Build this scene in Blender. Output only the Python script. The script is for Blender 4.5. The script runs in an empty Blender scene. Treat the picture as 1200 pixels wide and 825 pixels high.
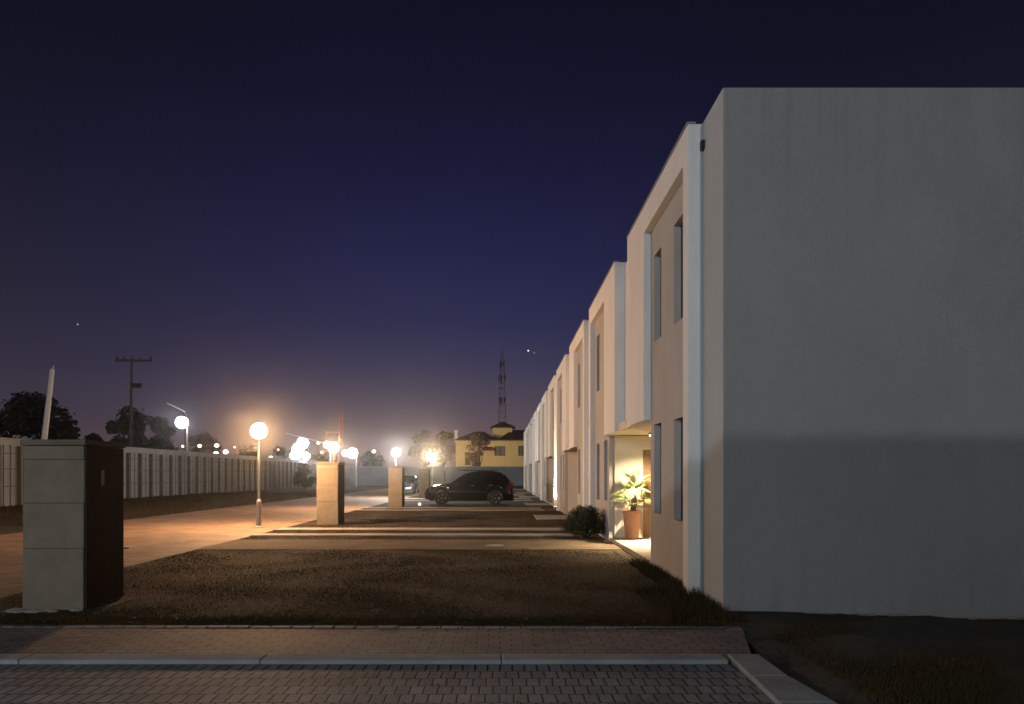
import bpy, bmesh, math, random
import numpy as np
from mathutils import Vector, Matrix
R = math.radians
S = bpy.context.scene
C = S.collection
rnd = random.Random(7)

# ---------------------------------------------------------------- camera
cam = bpy.data.cameras.new('camera'); cam_o = bpy.data.objects.new('camera', cam); C.objects.link(cam_o)
cam.sensor_width = 36; cam.lens = 25.5; cam.shift_x = 0.010; cam.shift_y = 0.1196
cam.clip_end = 3000; cam.clip_start = 0.05
cam_o.location = (0, 0, 1.55); cam_o.rotation_euler = (R(90), 0, 0)
S.camera = cam_o

# ---------------------------------------------------------------- sky
W = bpy.data.worlds.new('World'); S.world = W; W.use_nodes = True
nt = W.node_tree; N = nt.nodes; L = nt.links
for n in list(N): N.remove(n)
wo = N.new('ShaderNodeOutputWorld'); bg = N.new('ShaderNodeBackground'); L.new(bg.outputs[0], wo.inputs[0])
tc = N.new('ShaderNodeTexCoord'); sep = N.new('ShaderNodeSeparateXYZ'); L.new(tc.outputs['Generated'], sep.inputs[0])
nz = N.new('ShaderNodeTexNoise'); nz.inputs['Scale'].default_value = 3.0; nz.inputs['Detail'].default_value = 3
L.new(tc.outputs['Generated'], nz.inputs['Vector'])
ad = N.new('ShaderNodeMath'); ad.operation = 'MULTIPLY_ADD'; ad.inputs[1].default_value = 0.05; L.new(nz.outputs['Fac'], ad.inputs[0]); L.new(sep.outputs['Z'], ad.inputs[2])
sb = N.new('ShaderNodeMath'); sb.operation = 'SUBTRACT'; sb.inputs[1].default_value = 0.025; L.new(ad.outputs[0], sb.inputs[0])
def lin(c):
    return tuple(((v/255)/12.92 if v/255 <= .04045 else ((v/255+.055)/1.055)**2.4) for v in c) + (1,)
def ramp(stops):
    r = N.new('ShaderNodeValToRGB'); e = r.color_ramp.elements
    e[0].position = stops[0][0]; e[0].color = lin(stops[0][1]); e[1].position = stops[-1][0]; e[1].color = lin(stops[-1][1])
    for p, c in stops[1:-1]:
        k = e.new(p); k.color = lin(c)
    L.new(sb.outputs[0], r.inputs[0]); return r
mid = ramp([(0, (122, 92, 84)), (.045, (104, 84, 86)), (.085, (86, 75, 87)), (.14, (61, 59, 84)), (.20, (45, 46, 79)), (.28, (36, 37, 72)), (.38, (26, 27, 57)), (.46, (21, 21, 44)), (.56, (17, 16, 33)), (.8, (12, 11, 24))])
side = ramp([(0, (82, 66, 70)), (.045, (74, 62, 72)), (.09, (60, 53, 68)), (.15, (48, 45, 63)), (.24, (37, 35, 52)), (.36, (25, 24, 42)), (.48, (18, 17, 31)), (.8, (12, 11, 22))])
# azimuth: the town's glow sits straight ahead, fading to both sides
sq = N.new('ShaderNodeMath'); sq.operation = 'ARCTAN2'; L.new(sep.outputs['X'], sq.inputs[0]); L.new(sep.outputs['Y'], sq.inputs[1])
a1 = N.new('ShaderNodeMath'); a1.operation = 'ADD'; a1.inputs[1].default_value = 0.05; L.new(sq.outputs[0], a1.inputs[0])
a2 = N.new('ShaderNodeMath'); a2.operation = 'ABSOLUTE'; L.new(a1.outputs[0], a2.inputs[0])
mr = N.new('ShaderNodeMapRange'); mr.interpolation_type = 'SMOOTHSTEP'; mr.inputs['From Min'].default_value = 0.05; mr.inputs['From Max'].default_value = 0.62
L.new(a2.outputs[0], mr.inputs['Value'])
mx = N.new('ShaderNodeMix'); mx.data_type = 'RGBA'; L.new(mr.outputs[0], mx.inputs['Factor']); L.new(mid.outputs[0], mx.inputs['A']); L.new(side.outputs[0], mx.inputs['B'])
L.new(mx.outputs['Result'], bg.inputs['Color']); bg.inputs['Strength'].default_value = 1.0

# dim sun standing in for an unseen floodlight behind the camera, left
sun = bpy.data.lights.new('stand_in_sun', 'SUN'); sun.energy = 0.52; sun.angle = R(0.3); sun.color = (.86, .93, 1)
so = bpy.data.objects.new('stand_in_sun', sun); C.objects.link(so)
so.rotation_euler = Vector((0.75, 0.62, -0.17)).to_track_quat('-Z', 'Y').to_euler()

vs = S.view_settings; vs.view_transform = 'Standard'; vs.look = 'None'; vs.exposure = 0; vs.gamma = 1; vs.use_curve_mapping = False
S.cycles.max_bounces = 5; S.cycles.diffuse_bounces = 3; S.cycles.glossy_bounces = 3; S.cycles.volume_bounces = 0
S.cycles.use_denoising = True; S.cycles.sample_clamp_indirect = 4; S.cycles.use_light_tree = True

# ---------------------------------------------------------------- materials
def mat(name, col, rough=.8, metal=0, col2=None, scale=4, bump=0, bscale=40, detail=6, emit=None, es=0, spec=.4, stretch=None):
    m = bpy.data.materials.new(name); m.use_nodes = True
    t = m.node_tree; b = t.nodes['Principled BSDF']
    b.inputs['Base Color'].default_value = (*col, 1); b.inputs['Roughness'].default_value = rough
    b.inputs['Metallic'].default_value = metal; b.inputs['Specular IOR Level'].default_value = spec
    geo = t.nodes.new('ShaderNodeTexCoord'); src = geo.outputs['Object']
    if stretch:
        mp = t.nodes.new('ShaderNodeMapping'); mp.inputs['Scale'].default_value = stretch
        t.links.new(src, mp.inputs[0]); src = mp.outputs[0]
    if col2:
        n = t.nodes.new('ShaderNodeTexNoise'); n.inputs['Scale'].default_value = scale; n.inputs['Detail'].default_value = detail; n.inputs['Roughness'].default_value = .65
        t.links.new(src, n.inputs['Vector'])
        r = t.nodes.new('ShaderNodeValToRGB'); r.color_ramp.elements[0].position = .33; r.color_ramp.elements[1].position = .68
        r.color_ramp.elements[0].color = (*col, 1); r.color_ramp.elements[1].color = (*col2, 1)
        t.links.new(n.outputs['Fac'], r.inputs[0]); t.links.new(r.outputs[0], b.inputs['Base Color'])
    if bump:
        n2 = t.nodes.new('ShaderNodeTexNoise'); n2.inputs['Scale'].default_value = bscale; n2.inputs['Detail'].default_value = 4
        t.links.new(geo.outputs['Object'], n2.inputs['Vector'])
        bp = t.nodes.new('ShaderNodeBump'); bp.inputs['Strength'].default_value = bump; bp.inputs['Distance'].default_value = .02
        t.links.new(n2.outputs['Fac'], bp.inputs['Height']); t.links.new(bp.outputs[0], b.inputs['Normal'])
    if emit:
        b.inputs['Emission Color'].default_value = (*emit, 1); b.inputs['Emission Strength'].default_value = es
    return m

def paver_mat(name, c1, c2, mortar, bw, bl, rot=True, msize=.012, bump=.9, dirt=.5, offset=.5):
    m = bpy.data.materials.new(name); m.use_nodes = True; t = m.node_tree; b = t.nodes['Principled BSDF']
    g = t.nodes.new('ShaderNodeTexCoord'); mp = t.nodes.new('ShaderNodeMapping')
    t.links.new(g.outputs['Object'], mp.inputs[0])
    if rot: mp.inputs['Rotation'].default_value = (0, 0, R(90))
    # a little waviness so that the courses are not ruler-straight
    nn = t.nodes.new('ShaderNodeTexNoise'); nn.inputs['Scale'].default_value = 2.2; t.links.new(mp.outputs[0], nn.inputs['Vector'])
    vm = t.nodes.new('ShaderNodeVectorMath'); vm.operation = 'MULTIPLY_ADD'; vm.inputs[1].default_value = (.03, .03, 0)
    t.links.new(nn.outputs['Color'], vm.inputs[0]); t.links.new(mp.outputs[0], vm.inputs[2])
    br = t.nodes.new('ShaderNodeTexBrick'); br.inputs['Scale'].default_value = 1; br.inputs['Brick Width'].default_value = bl
    br.inputs['Row Height'].default_value = bw; br.inputs['Mortar Size'].default_value = msize; br.inputs['Mortar Smooth'].default_value = .3
    br.inputs['Color1'].default_value = (*c1, 1); br.inputs['Color2'].default_value = (*c2, 1); br.inputs['Mortar'].default_value = (*mortar, 1); br.offset = offset
    t.links.new(vm.outputs[0], br.inputs['Vector'])
    n = t.nodes.new('ShaderNodeTexNoise'); n.inputs['Scale'].default_value = 1.3; n.inputs['Detail'].default_value = 8; n.inputs['Roughness'].default_value = .7
    t.links.new(g.outputs['Object'], n.inputs['Vector'])
    rr = t.nodes.new('ShaderNodeMapRange'); rr.inputs['From Min'].default_value = .3; rr.inputs['From Max'].default_value = .7; rr.inputs['To Min'].default_value = 1-dirt; rr.inputs['To Max'].default_value = 1.15
    t.links.new(n.outputs['Fac'], rr.inputs['Value'])
    mm = t.nodes.new('ShaderNodeVectorMath'); mm.operation = 'SCALE'; t.links.new(br.outputs['Color'], mm.inputs[0]); t.links.new(rr.outputs[0], mm.inputs['Scale'])
    t.links.new(mm.outputs[0], b.inputs['Base Color']); b.inputs['Roughness'].default_value = .75
    n2 = t.nodes.new('ShaderNodeTexNoise'); n2.inputs['Scale'].default_value = 60; t.links.new(g.outputs['Object'], n2.inputs['Vector'])
    h = t.nodes.new('ShaderNodeMath'); h.operation = 'MULTIPLY_ADD'; h.inputs[1].default_value = -1.0; t.links.new(br.outputs['Fac'], h.inputs[0])
    h2 = t.nodes.new('ShaderNodeMath'); h2.operation = 'MULTIPLY'; h2.inputs[1].default_value = .35; t.links.new(n2.outputs['Fac'], h2.inputs[0]); t.links.new(h2.outputs[0], h.inputs[2])
    bp = t.nodes.new('ShaderNodeBump'); bp.inputs['Strength'].default_value = bump; bp.inputs['Distance'].default_value = .012
    t.links.new(h.outputs[0], bp.inputs['Height']); t.links.new(bp.outputs[0], b.inputs['Normal'])
    return m

M = {}
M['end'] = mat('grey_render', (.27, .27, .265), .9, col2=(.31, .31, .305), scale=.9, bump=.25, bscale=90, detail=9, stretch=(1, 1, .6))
def weather(m, ztop, amt=.28):
    t = m.node_tree; b = t.nodes['Principled BSDF']; src = b.inputs['Base Color'].links[0].from_socket
    g = t.nodes.new('ShaderNodeTexCoord'); mp = t.nodes.new('ShaderNodeMapping'); mp.inputs['Scale'].default_value = (5, 5, .22); t.links.new(g.outputs['Object'], mp.inputs[0])
    n = t.nodes.new('ShaderNodeTexNoise'); n.inputs['Scale'].default_value = 1.5; n.inputs['Detail'].default_value = 7; n.inputs['Roughness'].default_value = .7; t.links.new(mp.outputs[0], n.inputs['Vector'])
    sp = t.nodes.new('ShaderNodeSeparateXYZ'); t.links.new(g.outputs['Object'], sp.inputs[0])
    up = t.nodes.new('ShaderNodeMapRange'); up.inputs['From Min'].default_value = ztop-2.2; up.inputs['From Max'].default_value = ztop; t.links.new(sp.outputs['Z'], up.inputs['Value'])
    lo = t.nodes.new('ShaderNodeMapRange'); lo.inputs['From Min'].default_value = .9; lo.inputs['From Max'].default_value = -.1; t.links.new(sp.outputs['Z'], lo.inputs['Value'])
    mxm = t.nodes.new('ShaderNodeMath'); mxm.operation = 'MAXIMUM'; t.links.new(up.outputs[0], mxm.inputs[0]); t.links.new(lo.outputs[0], mxm.inputs[1])
    ms = t.nodes.new('ShaderNodeMapRange'); ms.inputs['From Min'].default_value = .45; ms.inputs['From Max'].default_value = .72; t.links.new(n.outputs['Fac'], ms.inputs['Value'])
    mu = t.nodes.new('ShaderNodeMath'); mu.operation = 'MULTIPLY'; t.links.new(mxm.outputs[0], mu.inputs[0]); t.links.new(ms.outputs[0], mu.inputs[1])
    n3 = t.nodes.new('ShaderNodeTexNoise'); n3.inputs['Scale'].default_value = 14; n3.inputs['Detail'].default_value = 8; t.links.new(g.outputs['Object'], n3.inputs['Vector'])
    m3 = t.nodes.new('ShaderNodeMapRange'); m3.inputs['From Min'].default_value = .3; m3.inputs['From Max'].default_value = .7; m3.inputs['To Min'].default_value = .965; m3.inputs['To Max'].default_value = 1.03; t.links.new(n3.outputs['Fac'], m3.inputs['Value'])
    k = t.nodes.new('ShaderNodeMath'); k.operation = 'MULTIPLY_ADD'; k.inputs[1].default_value = -amt; k.inputs[2].default_value = 1; t.links.new(mu.outputs[0], k.inputs[0])
    k2 = t.nodes.new('ShaderNodeMath'); k2.operation = 'MULTIPLY'; t.links.new(k.outputs[0], k2.inputs[0]); t.links.new(m3.outputs[0], k2.inputs[1])
    v = t.nodes.new('ShaderNodeVectorMath'); v.operation = 'SCALE'; t.links.new(src, v.inputs[0]); t.links.new(k2.outputs[0], v.inputs['Scale']); t.links.new(v.outputs[0], b.inputs['Base Color'])
weather(M['end'], 5.95, .14)
M['white'] = mat('white_render', (.68, .66, .63), .85, col2=(.76, .745, .72), scale=1.6, bump=.18, bscale=90, detail=8, stretch=(1, 1, .35))
weather(M['white'], 6.0, .10)
M['return'] = mat('cool_offset_render', (.36, .40, .42), .88, col2=(.41, .45, .47), scale=1.4, bump=.2, bscale=90, stretch=(1, 1, .4))  # cool tint on the street face, offsets the orange lamp light there
M['taupe'] = mat('taupe_render', (.36, .34, .32), .88, col2=(.42, .40, .38), scale=1.5, bump=.2, bscale=90, stretch=(1, 1, .5))
M['cream'] = mat('cream_render', (.62, .53, .43), .85, col2=(.68, .59, .49), scale=2, bump=.15, bscale=80)
M['alu'] = mat('grey_aluminium', (.10, .10, .11), .45, .6)
M['glass'] = mat('window_glass', (.075, .08, .09), .08, 0, spec=.8)
M['blind'] = mat('roller_blind', (.20, .19, .19), .8)
M['door'] = mat('dark_door', (.16, .09, .05), .5, col2=(.22, .13, .07), scale=6, stretch=(6, 6, .4))
M['concrete'] = mat('concrete', (.26, .24, .21), .85, col2=(.36, .34, .30), scale=1.2, bump=.3, bscale=50, detail=9)
M['panel_dark'] = mat('pier_side_brown', (.030, .018, .012), .7, col2=(.05, .03, .02), scale=5, spec=.2)
M['kerb'] = mat('kerb_concrete', (.20, .22, .225), .88, col2=(.31, .33, .335), scale=2.5, bump=.35, bscale=45, detail=9)
M['pier'] = mat('pier_render', (.175, .15, .11), .9, col2=(.25, .215, .16), scale=2.6, bump=.45, bscale=35, detail=9)
M['pier_dark'] = mat('pier_cap', (.12, .10, .08), .9, col2=(.18, .155, .125), scale=4, bump=.4, bscale=30)
M['joint'] = mat('mortar_joint', (.10, .095, .08), .95)
M['lawn'] = mat('lawn_soil', (.022, .019, .009), .95, col2=(.054, .031, .014), scale=.55, bump=1.0, bscale=22, detail=12)
M['grass'] = mat('grass_blades', (.034, .031, .010), .9, col2=(.088, .050, .018), scale=.7, spec=.2)
M['soil'] = mat('bare_soil', (.035, .031, .024), .95, col2=(.075, .066, .05), scale=1.4, bump=1.0, bscale=14, detail=12)
M['road'] = paver_mat('road_pavers_far', (.27, .185, .125), (.33, .225, .155), (.14, .095, .065), .2, .4, dirt=.6, bump=.4)
M['fore'] = paver_mat('road_pavers_near', (.175, .20, .215), (.25, .275, .29), (.012, .012, .012), .20, .10, rot=False, dirt=.5, bump=1.3, msize=.0085)
M['walk'] = paver_mat('sidewalk_pavers', (.20, .155, .14), (.26, .205, .185), (.04, .033, .03), .105, .21, rot=False, dirt=.45, msize=.008)
M['drive'] = mat('worn_driveway', (.062, .045, .028), .95, col2=(.135, .10, .068), scale=1.1, bump=.6, bscale=30, detail=10)
M['fence'] = mat('fence_panels', (.22, .235, .24), .85, col2=(.33, .345, .35), scale=.8, bump=.2, stretch=(1, 1, .3))
M['fence_post'] = mat('fence_posts', (.10, .10, .10), .8, col2=(.16, .155, .15), scale=2)
M['wallb'] = mat('back_wall', (.17, .19, .21), .85, col2=(.24, .26, .28), scale=.5)
M['pole'] = mat('galvanised_pole', (.35, .33, .30), .55, .5)
M['pole_dark'] = mat('dark_pole', (.04, .035, .03), .8)
M['pole_wood'] = mat('wooden_pole', (.07, .05, .04), .9, col2=(.12, .09, .07), scale=8)
M['pole_white'] = mat('white_pole', (.60, .60, .60), .6)
M['mast_red'] = mat('mast_red', (.22, .08, .055), .6)
M['mast_white'] = mat('mast_white', (.65, .63, .60), .6)
M['yellow'] = mat('ochre_render', (.66, .50, .22), .9, col2=(.74, .58, .28), scale=.5)
M['roof'] = mat('dark_tiles', (.045, .030, .024), .8, col2=(.075, .05, .04), scale=3)
M['awning'] = mat('red_awning', (.28, .05, .03), .7)
M['car_black'] = mat('black_car_paint', (.004, .004, .005), .12, 0, spec=.3); M['car_black'].node_tree.nodes['Principled BSDF'].inputs['Coat Weight'].default_value = .25
M['car_silver'] = mat('silver_car_paint', (.36, .40, .48), .25, .5)
M['car_glass'] = mat('car_glass', (.003, .003, .004), .05, 0, spec=.3)
M['tyre'] = mat('tyre_rubber', (.018, .018, .018), .85, bump=.3)
M['rim'] = mat('alloy_rim', (.45, .44, .42), .3, .9)
M['chrome'] = mat('chrome', (.8, .8, .8), .15, 1)
M['lens_clear'] = mat('headlight_lens', (.75, .75, .75), .1, .3)
M['lens_red'] = mat('rear_light_lens', (.10, .01, .01), .12)
M['plate'] = mat('number_plate', (.6, .6, .6), .5)
M['plastic'] = mat('black_plastic', (.012, .012, .012), .5)
M['terra'] = mat('terracotta', (.22, .11, .06), .75, col2=(.30, .15, .085), scale=5, bump=.2)
M['leaf_palm'] = mat('palm_leaf', (.15, .22, .07), .5, col2=(.28, .32, .15), scale=6)
M['leaf_bush'] = mat('bush_leaf', (.014, .019, .008), .7, col2=(.028, .036, .015), scale=5)
M['leaf_tree'] = mat('tree_leaf', (.035, .04, .022), .7, col2=(.06, .065, .035), scale=.8)
M['leaf_brown'] = mat('dry_leaf', (.14, .085, .045), .8, col2=(.22, .14, .08), scale=.8)
M['bark'] = mat('bark', (.09, .065, .045), .95, col2=(.14, .10, .07), scale=6)
M['metal_cover'] = mat('metal_cover', (.42, .38, .34), .5, .4)
for n, c, s in (('sodium', (1, .47, .16), 1), ('led', (.93, .97, 1), 1), ('warm', (1, .78, .46), 1)):
    pass
def glow(name, c, s):
    m = bpy.data.materials.new(name); m.use_nodes = True; b = m.node_tree.nodes['Principled BSDF']
    b.inputs['Base Color'].default_value = (.8, .8, .8, 1); b.inputs['Emission Color'].default_value = (*c, 1); b.inputs['Emission Strength'].default_value = s
    m.cycles.emission_sampling = 'NONE'
    return m
def frosted(name, c):
    m = bpy.data.materials.new(name); m.use_nodes = True; t = m.node_tree; t.nodes.clear()
    o = t.nodes.new('ShaderNodeOutputMaterial'); a = t.nodes.new('ShaderNodeAddShader'); tr = t.nodes.new('ShaderNodeBsdfTransparent'); e = t.nodes.new('ShaderNodeEmission')
    tr.inputs[0].default_value = (.97, .97, .97, 1); e.inputs[0].default_value = (*c, 1); e.inputs[1].default_value = 9
    t.links.new(tr.outputs[0], a.inputs[0]); t.links.new(e.outputs[0], a.inputs[1]); t.links.new(a.outputs[0], o.inputs[0]); m.cycles.emission_sampling = 'NONE'
    return m
def bulb(kind, loc, parent, col, power, r, rot=None, spread=None):
    l = bpy.data.lights.new('bulb', kind); l.color = col; l.energy = power
    if kind == 'POINT': l.shadow_soft_size = r
    else: l.shape = 'DISK'; l.size = 2*r
    if spread: l.spread = spread
    o = bpy.data.objects.new('bulb', l); C.objects.link(o); o.location = loc; o.parent = parent
    if rot: o.rotation_euler = rot
    return o
SODIUM = (1, .55, .26); LED = (.90, .95, 1); WARM = (1, .74, .42)

# ---------------------------------------------------------------- mesh helpers
class MB:
    def __init__(s): s.bm = bmesh.new()
    def box(s, x0, x1, y0, y1, z0, z1):
        v = [s.bm.verts.new(p) for p in ((x0,y0,z0),(x1,y0,z0),(x1,y1,z0),(x0,y1,z0),(x0,y0,z1),(x1,y0,z1),(x1,y1,z1),(x0,y1,z1))]
        for f in ((3,2,1,0),(4,5,6,7),(0,1,5,4),(1,2,6,5),(2,3,7,6),(3,0,4,7)): s.bm.faces.new([v[i] for i in f])
        return s
    def tube(s, a, b, r0, r1=None, n=10, caps=True):
        a = Vector(a); b = Vector(b); r1 = r0 if r1 is None else r1
        d = (b-a).normalized(); u = d.orthogonal().normalized(); w = d.cross(u)
        A = []; B = []
        for i in range(n):
            t = 2*math.pi*i/n; o = u*math.cos(t)+w*math.sin(t)
            A.append(s.bm.verts.new(a+o*r0)); B.append(s.bm.verts.new(b+o*r1))
        for i in range(n): s.bm.faces.new((A[i], A[(i+1)%n], B[(i+1)%n], B[i]))
        if caps: s.bm.faces.new(A[::-1]); s.bm.faces.new(B)
        return s
    def lathe(s, prof, n=20, c=(0,0,0)):
        rings = []
        for r, z in prof: rings.append([s.bm.verts.new((c[0]+r*math.cos(2*math.pi*i/n), c[1]+r*math.sin(2*math.pi*i/n), c[2]+z)) for i in range(n)])
        for a, b in zip(rings, rings[1:]):
            for i in range(n): s.bm.faces.new((a[i], a[(i+1)%n], b[(i+1)%n], b[i]))
        s.bm.faces.new(rings[0][::-1]); s.bm.faces.new(rings[-1]); return s
    def sphere(s, c, r, sub=2, sc=(1,1,1)):
        q = bmesh.ops.create_icosphere(s.bm, subdivisions=sub, radius=r)
        for v in q['verts']: v.co = Vector((v.co.x*sc[0], v.co.y*sc[1], v.co.z*sc[2])) + Vector(c)
        return s
    def poly(s, pts):
        s.bm.faces.new([s.bm.verts.new(p) for p in pts]); return s
    def build(s, name, m, parent=None, smooth=False, bevel=0, fix=True):
        if fix: bmesh.ops.recalc_face_normals(s.bm, faces=s.bm.faces)
        me = bpy.data.meshes.new(name); s.bm.to_mesh(me); s.bm.free()
        if smooth:
            for p in me.polygons: p.use_smooth = True
        me.materials.append(m)
        o = bpy.data.objects.new(name, me); C.objects.link(o)
        if parent: o.parent = parent
        if bevel:
            bv = o.modifiers.new('bevel', 'BEVEL'); bv.width = bevel; bv.segments = 2; bv.limit_method = 'ANGLE'
        return o
def tag(o, label=None, cat=None, group=None, kind=None):
    if label: o['label'] = label
    if cat: o['category'] = cat
    if group: o['group'] = group
    if kind: o['kind'] = kind
    return o
def empty(name, loc, label, cat, group=None, rz=0):
    o = bpy.data.objects.new(name, None); C.objects.link(o); o.location = loc; o.rotation_euler = (0, 0, rz)
    o.empty_display_size = .2
    return tag(o, label, cat, group)
def copy_tree(o, parent=None):
    c = o.copy(); C.objects.link(c); c.parent = parent
    for ch in o.children: copy_tree(ch, c)
    return c
def struct(o): o['kind'] = 'structure'; return o
def panel_holes(mb, x, y0, y1, z0, z1, holes, depth):
    """wall panel in the plane X=x (facing -X), thick to x+depth, with rectangular openings (ya,yb,za,zb)"""
    ys = sorted({y0, y1, *[h[0] for h in holes], *[h[1] for h in holes]}); zs = sorted({z0, z1, *[h[2] for h in holes], *[h[3] for h in holes]})
    for a, b in zip(ys, ys[1:]):
        run = None
        for c, d in zip(zs, zs[1:]):
            cy, cz = (a+b)/2, (c+d)/2
            if any(h[0] < cy < h[1] and h[2] < cz < h[3] for h in holes):
                if run: mb.box(x, x+depth, a, b, *run); run = None
            else: run = (run[0], d) if run else (c, d)
        if run: mb.box(x, x+depth, a, b, *run)

# ---------------------------------------------------------------- ground
def sm(a, b, x): t = max(0, min(1, (x-a)/(b-a))); return t*t*(3-2*t)
def gz(x, y):
    z = -.10*sm(2.6, 6.0, x)*sm(14, 8, y)
    z += .012*math.sin(x*1.7+y*.9)*math.sin(y*.55)*sm(7.8, 9, y)*sm(60, 40, y) if -6.2 < x < 2.2 else 0
    z -= .25*sm(-14, -20, x)*sm(20, 30, y)*0
    return z
bm = bmesh.new()
xs = [-400, -200, -100, -60, -40, -30, -24, -20, -16, -14, -13] + [-12+.5*i for i in range(45)] + [11, 13, 16, 20, 30, 60, 150, 400]
ys = [-120, -60, -30, -15, -8, -4, 0, 4, 6] + [6.5+.5*i for i in range(80)] + [48, 52, 58, 65, 75, 90, 110, 150, 250, 500, 1500]
V = [[bm.verts.new((x, y, gz(x, y) - (.10 if y < 7 else .02 if y < 7.6 else 0))) for x in xs] for y in ys]
for j in range(len(ys)-1):
    for i in range(len(xs)-1): bm.faces.new((V[j][i], V[j][i+1], V[j+1][i+1], V[j+1][i]))
me = bpy.data.meshes.new('ground'); bm.to_mesh(me); bm.free(); me.materials.append(M['lawn'])
for p in me.polygons: p.use_smooth = True
g = bpy.data.objects.new('ground', me); C.objects.link(g); struct(g)

# side road (left), far bend, foreground road, sidewalk, kerbs
mb = MB(); mb.box(-12.8, -6.3, -20, 4.6, -.3, -.03); mb.box(-12.8, -6.3, 7.68, 92, -.3, .006)
mb.box(-12.8, 2.0, 92.02, 98, -.3, .006); struct(mb.build('side_road', M['road']))
struct(MB().box(-30, 1.9, -14, 5.998, -.4, -.02).build('road', M['fore']))
mb = MB()
mb.poly([(-30, 6.22, .0), (2.14, 6.22, .0), (2.40, 7.22, .0), (-30, 7.60, .0)]); mb.poly([(-30, 6.22, -.2), (2.14, 6.22, -.2), (2.14, 6.22, 0), (-30, 6.22, 0)])
mb.poly([(2.14, 6.22, -.2), (2.40, 7.22, -.2), (2.40, 7.22, 0), (2.14, 6.22, 0)])
w = struct(mb.build('sidewalk', M['walk'])); w.location.z = .008
# edging bricks at the sidewalk's back edge
mb = MB(); x = -12.0
while x < 2.3:
    yb = 7.60 - .38*max(0, (x+30)/32.4); mb.box(x, x+.205, yb, yb+.085, -.1, .018+rnd.uniform(-.004, .004)); x += .215
struct(mb.build('sidewalk_edging', M['walk'], bevel=.006))
# kerb: rounded concrete blocks along the road, turning towards the camera at its right end
mb = MB(); x = -30.0
while x < 1.7:
    x1 = min(x+2.0, 1.88); dz = rnd.uniform(-.004, .004); mb.box(x+.001, x1-.001, 6.0+rnd.uniform(-.002, .002), 6.215, -.3, .016+dz*.5); x = x1
    if x1 >= 1.88: break
y = 6.2
P = [(1.93, 6.215, 2.20), (1.905, 5.55, 2.19), (1.87, 4.9, 2.26), (1.86, 4.2, 2.27), (1.85, 3.4, 2.27), (1.85, 2.6, 2.27), (1.85, 1.6, 2.27), (1.85, .6, 2.27), (1.85, -1, 2.27), (1.85, -4, 2.27)]
for (a, ya, b), (c, yb, d) in zip(P, P[1:]):
    z = .02+rnd.uniform(-.006, .006); i = .006
    vs_ = [(a, ya-i, -.3), (b, ya-i, -.3), (d, yb+i, -.3), (c, yb+i, -.3), (a, ya-i, z), (b, ya-i, z), (d, yb+i, z), (c, yb+i, z)]
    v = [mb.bm.verts.new(p) for p in vs_]
    for f in ((3,2,1,0),(4,5,6,7),(0,1,5,4),(1,2,6,5),(2,3,7,6),(3,0,4,7)): mb.bm.faces.new([v[k] for k in f])
struct(mb.build('kerb', M['kerb'], bevel=.012))
# bare ground beside the end wall
mb = MB(); n = 40
vv = [[mb.bm.verts.new((2.28+i*.35, -6+j*.36, -.055 + .035*math.sin(i*1.3+j*.7)*math.sin(j*1.9) - .05*sm(3, 6, 2.28+i*.35) + (.04 if j > 34 else 0))) for i in range(n)] for j in range(40)]
for j in range(39):
    for i in range(n-1): mb.bm.faces.new((vv[j][i], vv[j][i+1], vv[j+1][i+1], vv[j+1][i]))
struct(mb.build('soil', M['soil'], smooth=True))

# driveway strips crossing the lawn
mb = MB()
def strip(x0, x1, y0, y1, z=.014): mb.box(x0, x1, y0, y1, -.1, z)
strip(-6.3, 2.5, 14.9, 17.15, .010); struct(mb.build('driveway', M['drive']))
mb = MB()
for (y0, y1) in ((18.15, 18.75), (20.0, 20.75), (31.0, 31.5), (33.0, 33.4), (42.0, 43.0), (45.0, 46.2), (53.5, 54.2), (56.5, 57.2)): strip(-6.3, 1.8, y0, y1, .03)
struct(mb.build('driveway_tracks', M['concrete'], bevel=.01))
mb = MB()
for k in range(6):
    y = 14.42+11.7*k; mb.box(2.5, 5.2, y-2.34, y+2.48, -.1, .10)
    if k > 0: mb.box(1.2, 2.5, y-1.2, y+1.2, -.1, .03)
struct(mb.build('porch_paving', M['concrete'], bevel=.01))
tag(MB().lathe([(.20, 0), (.20, .012), (.17, .02)], 20).build('drain_cover', M['metal_cover']), 'small pale round drain cover set in the near driveway strip', 'drain cover').location = (-.14, 15.6, .012)

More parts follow.
